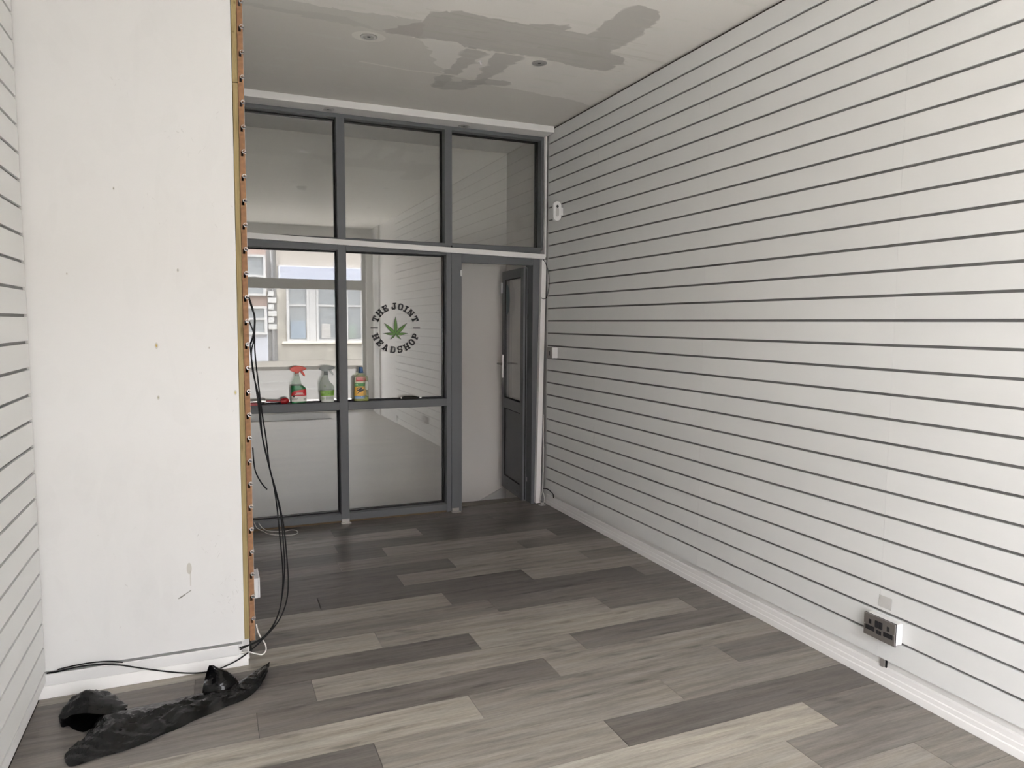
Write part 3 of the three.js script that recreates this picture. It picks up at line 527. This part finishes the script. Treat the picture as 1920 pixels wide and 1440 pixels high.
{ // green cleaner with red trigger
  const t = group('spray_bottle', [.588, LY, LZ]);
  const s = [{ y: 0, rx: .050, rz: .026, e: 3.2 }, { y: .004, rx: .0535, rz: .029, e: 3.2 }, { y: .05, rx: .054, rz: .030, e: 3.2 }, { y: .100, rx: .054, rz: .030, e: 3 }, { y: .114, x: -.002, rx: .0525, rz: .030, e: 3 }, { y: .128, x: -.010, rx: .0435, rz: .029, e: 2.8 }, { y: .142, x: -.0145, rx: .036, rz: .027, e: 2.6 }, { y: .165, x: -.0125, rx: .029, rz: .023, e: 2.4 }, { y: .185, x: -.010, rx: .022, rz: .019, e: 2.2 }, { y: .197, x: -.008, rx: .0165, rz: .0155, e: 2 }, { y: .203, x: -.008, rx: .0145, rz: .0145, e: 2 }];
  mesh('bottle_body', loft(s, 40), clearPl(lin(.86, .90, .86)), t);
  mesh('liquid', loft([...inset(s, .0022, .003, .115), { y: .131, x: -.011, rx: .0395, rz: .026, e: 2.8 }], 40), phys(lin(.006, .27, .07), .25, { transmission: .2, thickness: 0 }), t);
  label(t, s, canvasTex(256, 256, (g) => {
    g.fillStyle = '#17703f'; g.fillRect(0, 0, 256, 256); g.fillStyle = '#c8252b'; g.beginPath(); g.moveTo(20, 90); g.quadraticCurveTo(120, -20, 246, 10); g.lineTo(246, 130); g.lineTo(20, 140); g.fill();
    g.fillStyle = '#e9e6df'; g.fillRect(20, 132, 226, 112); g.fillStyle = '#2b2b2b'; g.fillRect(60, 118, 34, 40); g.fillStyle = '#f3ede4'; g.fillRect(112, 70, 48, 12); g.fillRect(92, 92, 90, 14); bars(g, 30, 170, 90, 5, 6, '#6f6c66'); g.fillStyle = '#555'; for (let i = 0; i < 40; i++) g.fillRect(170 + (i % 8) * 7, 180 + Math.floor(i / 8) * 9, 5, 6);
  }), .012, .104);
  trigger(t, -.008, .2, std(lin(.72, .055, .022), .35), clearPl(lin(.8, .8, .78), .2));
  tag(t, 'spray bottle of green cleaner with a red trigger on the ledge', 'spray bottle');
}
{ // pale cleaner with clear trigger
  const t = group('spray_bottle', [.792, LY, LZ]);
  const s = [{ y: 0, x: .001, rx: .043, rz: .025, e: 2.8 }, { y: .004, x: .001, rx: .0455, rz: .028, e: 2.8 }, { y: .04, x: 0, rx: .047, rz: .029, e: 2.8 }, { y: .085, x: -.001, rx: .052, rz: .030, e: 2.7 }, { y: .11, x: -.002, rx: .053, rz: .030, e: 2.6 }, { y: .13, x: -.006, rx: .048, rz: .029, e: 2.5 }, { y: .148, x: -.015, rx: .037, rz: .026, e: 2.4 }, { y: .165, x: -.017, rx: .030, rz: .022, e: 2.3 }, { y: .19, x: -.012, rx: .021, rz: .018, e: 2.1 }, { y: .206, x: -.008, rx: .015, rz: .015, e: 2 }];
  mesh('bottle_body', loft(s, 40), phys(lin(.80, .83, .80), .25, { transmission: .85, thickness: 0, ior: 1.35 }), t);
  mesh('liquid', loft([...inset(s, .0025, .003, .086), { y: .092, x: -.001, rx: .049, rz: .027, e: 2.7 }], 40), phys(lin(.42, .66, .22), .2, { transmission: .4, thickness: 0 }), t);
  label(t, s, canvasTex(256, 256, (g) => {
    g.fillStyle = '#7fae3e'; g.fillRect(0, 0, 256, 256); g.fillStyle = '#d8dcd2'; g.fillRect(0, 116, 256, 140); bars(g, 20, 20, 80, 3, 8, '#c9dba8'); bars(g, 130, 16, 90, 4, 10, '#4d7f2a'); bars(g, 110, 134, 100, 6, 7, '#6b7a68'); bars(g, 30, 150, 60, 4, 8, '#89b45c');
  }), .006, .087);
  mesh('logo_dot', new THREE.CylinderGeometry(.007, .007, .0005, 20).rotateX(Math.PI / 2).translate(-.02, .122, .0297), std(lin(.12, .16, .07), .5), t);
  trigger(t, -.008, .203, clearPl(lin(.66, .68, .68), .2), clearPl(lin(.5, .52, .52), .25));
  tag(t, 'clear spray bottle with a colourless trigger and a green label on the ledge', 'spray bottle');
}
{ // floor cleaner with blue cap
  const t = group('cleaner_bottle', [1.040, LY, LZ]);
  const s = [{ y: 0, rx: .053, rz: .027, e: 3 }, { y: .004, rx: .0565, rz: .031, e: 3 }, { y: .06, rx: .0565, rz: .032, e: 3 }, { y: .15, rx: .055, rz: .032, e: 3 }, { y: .172, rx: .0535, rz: .031, e: 2.9 }, { y: .186, rx: .047, rz: .029, e: 2.7 }, { y: .197, rx: .034, rz: .025, e: 2.4 }, { y: .204, rx: .022, rz: .02, e: 2 }, { y: .212, rx: .017, rz: .017, e: 2 }];
  mesh('bottle_body', loft(s, 40), phys(lin(.80, .82, .66), .25, { transmission: .82, thickness: 0, ior: 1.35 }), t);
  mesh('liquid', loft([...inset(s, .0025, .003, .02), { y: .034, rx: .0535, rz: .029, e: 3 }], 40), phys(lin(.55, .60, .03), .2, { transmission: .3, thickness: 0 }), t);
  mesh('grip_recess', extrude([[-.009, -.03], [.007, -.034], [.010, .0], [.008, .028], [-.008, .032], [-.011, 0]], .002, [], .003).translate(.038, .12, .0262), phys(lin(.66, .68, .62), .25, { transmission: .4, thickness: 0 }), t);
  label(t, s.map((q) => ({ ...q, x: -.008, rx: q.rx * .82 })), canvasTex(256, 512, (g) => {
    g.fillStyle = '#d9d9bf'; g.fillRect(0, 0, 256, 512);
    g.fillStyle = '#c5303a'; g.fillRect(64, 6, 176, 106); bars(g, 80, 24, 140, 2, 18, '#f0dcd8'); g.fillStyle = '#3c8a3c'; g.fillRect(30, 150, 170, 76); bars(g, 46, 166, 60, 2, 14, '#cfe3c2');
    g.fillStyle = '#e6b24a'; g.beginPath(); g.moveTo(10, 235); g.quadraticCurveTo(120, 215, 246, 230); g.lineTo(246, 440); g.lineTo(10, 440); g.fill();
    g.strokeStyle = '#26272b'; g.lineWidth = 14; g.beginPath(); g.arc(120, 290, 34, 0, 5.2); g.stroke(); g.fillStyle = '#26272b'; g.beginPath(); g.moveTo(150, 230); g.lineTo(84, 330); g.lineTo(126, 320); g.lineTo(80, 410); g.lineTo(176, 290); g.lineTo(132, 296); g.fill(); bars(g, 130, 400, 90, 1, 12, '#8a6a2a');
    g.fillStyle = '#2a6aa0'; g.fillRect(14, 440, 230, 66); bars(g, 34, 458, 190, 2, 12, '#cfe0ec');
  }), .020, .186);
  mesh('cap', M(new THREE.LatheGeometry([[0, .045], [.012, .045], [.0145, .043], [.0155, .03], [.0175, .012], [.0195, .0], [0, 0]].map((p) => new THREE.Vector2(...p)), 28).translate(0, .2115, 0)), std(lin(.035, .12, .30), .35), t);
  tag(t, 'yellow floor cleaner bottle with a blue cap on the ledge right of the mullion', 'cleaner bottle');
}
{ // red and silver hand tool lying on the ledge
  const t = group('sealant_gun', [.37, LY, -5.385]);
  mesh('rod', M(tube([[-.02, .026, .0], [.06, .022, .0], [.115, .02, .0]], .006, 10)), std(lin(.30, .015, .02), .35), t);
  mesh('end_cap', M(new THREE.SphereGeometry(.027, 24, 16).scale(1, .82, .85).translate(.125, .0222, 0), cyl(.017, .021, .02, 20).rotateZ(Math.PI / 2).translate(.103, .021, 0)), std(lin(.33, .015, .02), .25), t);
  mesh('barrel', M(cyl(.013, .013, .13, 20).rotateZ(Math.PI / 2 + .04).translate(-.075, .024, 0), cyl(.016, .016, .012, 20).rotateZ(Math.PI / 2).translate(-.015, .024, 0)), mSilver, t);
  mesh('grip', M(extrude([[-.15, .012], [-.10, .014], [-.06, .010], [-.062, .0005], [-.11, .0005], [-.15, .0005]], .022, [], .003).translate(0, 0, .004), extrude([[-.16, .004], [-.125, .010], [-.10, -.012], [-.115, -.035], [-.15, -.042], [-.165, -.03]], .018, [], .003).translate(-.01, -.004, .036)), std(lin(.36, .012, .02), .35), t);
  tag(t, 'red and silver hand tool lying at the left end of the ledge', 'tool');
  const k = group('folding_knife', [1.425, LY, -5.392]);
  mesh('handle', extrude([[-.072, .002], [-.064, .0], [.045, .0], [.062, .004], [.060, .012], [.02, .021], [-.05, .021], [-.068, .016], [-.076, .012]], .020, [], .002).translate(0, .002, -.01), phys(lin(.022, .022, .02), .6, { specularIntensity: .35 }), k);
  mesh('blade_end', extrude([[.055, .004], [.079, .008], [.084, .014], [.06, .015]], .008, [], .001).translate(0, .001, -.004), mSilver, k);
  mesh('handle_end', extrude([[-.082, .010], [-.072, .004], [-.068, .014], [-.076, .018]], .012, [], .001).translate(0, .001, -.006), mSilver, k);
  tag(k, 'small dark folded knife lying on the ledge near the door', 'knife');
}

// ------------------------------------------------------------------ printed logo on the middle pane
{
  const t = group('glass_logo', [1.3175, 1.4554, ZG + .0126]);
  const R = (x0, y0, x1, y1) => [[x0, y0], [x1, y0], [x1, y1], [x0, y1]];
  const L = {
    T: [.9, [R(0, .76, .9, 1), R(0, .56, .17, .78), R(.73, .56, .9, .78), R(.31, .0, .59, .78), R(.16, 0, .74, .18)]],
    H: [1, [R(.09, 0, .37, 1), R(.63, 0, .91, 1), R(.35, .39, .65, .61), R(0, 0, .45, .17), R(.55, 0, 1, .17), R(0, .83, .45, 1), R(.55, .83, 1, 1)]],
    E: [.86, [R(.09, 0, .37, 1), R(0, 0, .84, .19), R(0, .81, .84, 1), R(.3, .4, .6, .6), R(.66, .62, .84, .85), R(.66, .15, .84, .38), R(.5, .32, .64, .68)]],
    J: [.86, [R(.42, .12, .70, 1), R(.26, .83, .86, 1), [[.14, 0], [.56, 0], [.70, .14], [.70, .24], [.1, .24], [0, .14]], R(0, .12, .27, .42)]],
    O: [.84, [[[.22, 0], [.62, 0], [.84, .2], [.84, .8], [.62, 1], [.22, 1], [0, .8], [0, .2]], [[.34, .2], [.27, .28], [.27, .72], [.34, .8], [.50, .8], [.57, .72], [.57, .28], [.50, .2]]], true],
    I: [.62, [R(.17, 0, .45, 1), R(0, 0, .62, .18), R(0, .82, .62, 1)]],
    N: [1, [R(.09, 0, .32, 1), R(.69, 0, .92, 1), [[.62, 0], [.92, 0], [.38, 1], [.09, 1]], R(0, 0, .44, .17), R(0, .83, .36, 1), R(.56, .83, 1, 1)]],
    A: [1, [[[.07, 0], [.33, 0], [.60, 1], [.38, 1]], [[.67, 0], [.93, 0], [.62, 1], [.40, 1]], R(.26, .22, .74, .40), R(0, 0, .42, .17), R(.58, 0, 1, .17), R(.30, .84, .62, 1)]],
    D: [.86, [[[0, 0], [.64, 0], [.86, .22], [.86, .78], [.64, 1], [0, 1]], [[.36, .2], [.36, .8], [.52, .8], [.58, .72], [.58, .28], [.52, .2]]], true],
    S: [.82, [R(.14, .80, .68, 1), R(0, .52, .27, .88), R(.1, .41, .7, .60), R(.55, .12, .82, .49), R(.14, 0, .68, .20), R(0, 0, .2, .36), R(.62, .64, .82, 1)]],
    P: [.84, [[[.09, 0], [.37, 0], [.37, .38], [.64, .38], [.84, .54], [.84, .84], [.64, 1], [.09, 1]], [[.37, .56], [.37, .82], [.53, .82], [.57, .78], [.57, .6], [.53, .56]]], true, [R(0, 0, .5, .17), R(0, .83, .2, 1)]],
  };
  const lh = .051, rmid = .1665, mk = std(lin(.006, .006, .007), .5);
  const put = (ch, deg, top) => {
    const d = L[ch], gs = d[2] ? [extrude(d[1][0], .0006, [d[1][1]]), ...(d[3] || []).map((p) => extrude(p, .0006))] : d[1].map((p) => extrude(p, .0006));
    const g = M(gs); g.translate(-d[0] / 2, -.5, 0); g.scale(lh * .93, lh, 1);
    g.rotateZ(top ? (deg - 90) * D2R : (deg + 90) * D2R); g.translate(Math.cos(deg * D2R) * rmid, Math.sin(deg * D2R) * rmid, 0);
    mesh('letter', g, mk, t);
  };
  [...'THEJOINT'].forEach((c, i) => put(c, [156, 137, 118, 94, 76, 60.5, 44.3, 24.4][i], true));
  [...'HEADSHOP'].forEach((c, i) => put(c, [203.6, 222.6, 242, 262.4, 281, 300.6, 319, 337][i], false));
  for (const s of [-1, 1]) mesh('dash', B(s * .1365, s * .192, -.0045, .0045, 0, .0006), mk, t);
  const blade = (len, wid) => { const pts = []; for (let i = 0; i <= 16; i++) { const q = i / 16; pts.push([wid * Math.sin(Math.PI * Math.pow(q, .8)) ** 1.1 * (1 - .25 * q), len * q]); } return [...pts, ...pts.slice(1, -1).reverse().map(([x, y]) => [-x, y])]; };
  const out = [], inn = [];
  for (const [a, l, w] of [[0, .139, .0155], [46, .127, .0155], [-46, .127, .0155], [86, .099, .0115], [-86, .099, .0115], [133, .060, .008], [-133, .060, .008]]) {
    out.push(extrude(blade(l, w), .0004).rotateZ(a * D2R).translate(0, -.0475, 0)); inn.push(extrude(blade(l - .012, w - .003), .0005).translate(0, .003, 0).rotateZ(a * D2R).translate(0, -.0475, .0003));
  }
  mesh('leaf_outline', M(out), mk, t); mesh('leaf', M(inn), std(lin(.10, .24, .04), .5), t).userData.label = 'green seven fingered leaf';
  tag(t, 'round black lettered shop logo with a green leaf stuck on the glass', 'logo');
}

// ------------------------------------------------------------------ crumpled black bin bag on the floor
{
  const V = (a) => new THREE.Vector3(...a);
  const crv = (pts) => new THREE.CatmullRomCurve3(pts.map(V), false, 'centripetal');
  const ridge = (x, y, z, f) => 1 - Math.abs(n3(x * f, y * f, z * f)) * 2;
  function sheet(rows, nu, nv, amp, f) { // rows of control polylines, swept into a crinkled sheet
    const cs = rows.map(crv), pos = [], uv = [], idx = [];
    for (let i = 0; i <= nu; i++) {
      const c = crv(cs.map((q) => q.getPoint(i / nu).toArray()));
      for (let j = 0; j <= nv; j++) { const p = c.getPoint(Math.min(1, Math.max(0, (j + (j > 0 && j < nv ? rr(-.38, .38) : 0)) / nv))); pos.push(p.x, p.y, p.z); uv.push(i / nu, j / nv); }
    }
    for (let i = 0; i < nu; i++) for (let j = 0; j < nv; j++) { const a = i * (nv + 1) + j; rnd() < .5 ? idx.push(a, a + 1, a + nv + 1, a + 1, a + nv + 2, a + nv + 1) : idx.push(a, a + 1, a + nv + 2, a, a + nv + 2, a + nv + 1); }
    const g = new THREE.BufferGeometry(); g.setAttribute('position', new THREE.Float32BufferAttribute(pos, 3)); g.setAttribute('uv', new THREE.Float32BufferAttribute(uv, 2)); g.setIndex(idx); g.computeVertexNormals();
    const p = g.attributes.position, n = g.attributes.normal;
    for (let i = 0; i < p.count; i++) {
      const x = p.getX(i), y = p.getY(i), z = p.getZ(i), u = uv[2 * i + 1];
      const e = .35 + .65 * Math.sin(Math.PI * u);
      const a = x * .9 - z * .35, b = x * .4 + z * .95; // creases run mostly along the bag
const tri = (q) => 1 - Math.abs(((q % 1) + 1) % 1 * 2 - 1) * 2, w1 = n3(a * 4, y * 6, b * 6) * .5, w2 = n3(a * 3 + 5, y * 4, b * 5) * .6;
      const mod = .55 + .6 * n3(a * 4 + 20, 1, b * 6), mod2 = .5 + .7 * n3(a * 5 - 9, 3, b * 5);
      const d = amp * e * (.6 * mod * tri(b * 9 + a * 2.2 + w1) + .5 * mod2 * tri(b * 7 - a * 5.5 + w2 + .3) + .4 * tri(a * 6.5 + b * 4 + w1 * 1.5) + .42 * mod2 * tri(b * 21 + a * 9 + w2 * 1.4) + .36 * mod * tri(b * 24 - a * 13 + w1 * 1.8) + .07 * rr(-1, 1) - .3);
      p.setXYZ(i, x + n.getX(i) * d, Math.max(.0012, y + n.getY(i) * d), z + n.getZ(i) * d);
    }
    return toCreasedNormals(g, .34);
  }
  const low = [[-.496, .004, -2.758], [-.472, .003, -2.702], [-.37, .003, -2.72], [-.28, .003, -2.74], [-.163, .003, -2.804], [-.057, .003, -2.864], [.018, .003, -2.903], [.096, .006, -2.937], [.15, .012, -3.0], [.203, .030, -3.16]];
  const m1 = [[-.490, .014, -2.768], [-.462, .014, -2.735], [-.37, .020, -2.76], [-.28, .020, -2.79], [-.163, .020, -2.85], [-.05, .020, -2.90], [.03, .026, -2.935], [.10, .030, -2.975], [.155, .034, -3.03], [.204, .036, -3.165]];
  const m2 = [[-.487, .018, -2.79], [-.448, .030, -2.83], [-.385, .050, -2.885], [-.29, .040, -2.90], [-.19, .028, -2.945], [-.08, .024, -2.98], [.02, .030, -2.99], [.09, .032, -3.03], [.15, .034, -3.085], [.204, .036, -3.17]];
  const up = [[-.490, .004, -2.80], [-.452, .010, -2.86], [-.405, .024, -2.985], [-.327, .012, -3.02], [-.203, .004, -3.035], [-.107, .003, -3.055], [-.02, .003, -3.05], [.06, .003, -3.085], [.141, .010, -3.15], [.205, .026, -3.18]];
  const body = sheet([low, m1, m2, up], 120, 36, .0115, 13);
  // left lump: the open mouth of the bag, folded up and over with a dark hollow in front
  const back = [[-.553, .003, -3.06], [-.525, .003, -3.16], [-.465, .003, -3.185], [-.40, .003, -3.15], [-.33, .006, -3.04]];
  const rid = [[-.549, .035, -3.02], [-.508, .075, -3.06], [-.456, .095, -3.045], [-.40, .075, -3.06], [-.325, .035, -3.005]];
  const lip = [[-.549, .044, -2.985], [-.515, .062, -2.985], [-.46, .074, -2.965], [-.405, .060, -2.965], [-.33, .042, -2.96]];
  const lip2 = [[-.540, .030, -2.972], [-.51, .050, -2.968], [-.46, .058, -2.95], [-.41, .046, -2.945], [-.335, .036, -2.94]];
  const lump = sheet([back, rid, lip, lip2], 56, 34, .009, 15);
  const inner = sheet([[[-.548, .004, -3.03], [-.50, .004, -3.09], [-.44, .004, -3.07], [-.38, .010, -3.0]], [[-.545, .012, -2.99], [-.50, .006, -3.0], [-.45, .006, -2.96], [-.40, .020, -2.93]], [[-.532, .028, -2.972], [-.50, .004, -2.955], [-.46, .006, -2.915], [-.42, .026, -2.90]]], 24, 14, .007, 18);
  const cuff = sheet([[[-.553, .003, -3.02], [-.551, .02, -3.0], [-.549, .044, -2.985]], [[-.54, .004, -2.985], [-.535, .022, -2.972], [-.535, .040, -2.968]], [[-.515, .004, -2.985], [-.512, .02, -2.99], [-.512, .034, -2.99]]], 24, 20, .004, 22);
  // upright torn flap near the middle
  const flap = M(sheet([[[-.066, .004, -3.035], [-.060, .04, -3.045], [-.047, .085, -3.055], [-.036, .112, -3.062]], [[-.045, .004, -3.00], [-.035, .035, -3.035], [-.030, .075, -3.075], [-.032, .108, -3.066]], [[-.012, .006, -2.985], [-.002, .04, -3.01], [-.010, .08, -3.045], [-.027, .111, -3.060]], [[.03, .014, -3.0], [.030, .045, -3.02], [.014, .08, -3.045], [-.022, .108, -3.062]], [[.075, .02, -3.04], [.062, .045, -3.06], [.03, .07, -3.075], [-.018, .102, -3.07]], [[.07, .004, -3.09], [.04, .02, -3.10], [.0, .04, -3.10], [-.022, .095, -3.08]]], 34, 16, .005, 22));
  const g = M(body, lump, inner, cuff, flap);
  const m = mesh('bin_bag', g, phys(lin(.0018, .0018, .002), .20, { specularIntensity: .6, side: THREE.DoubleSide }));
  tag(m, 'crumpled shiny black bin bag lying on the floor by the white board', 'bin bag');
}

renderer.render(scene, camera);
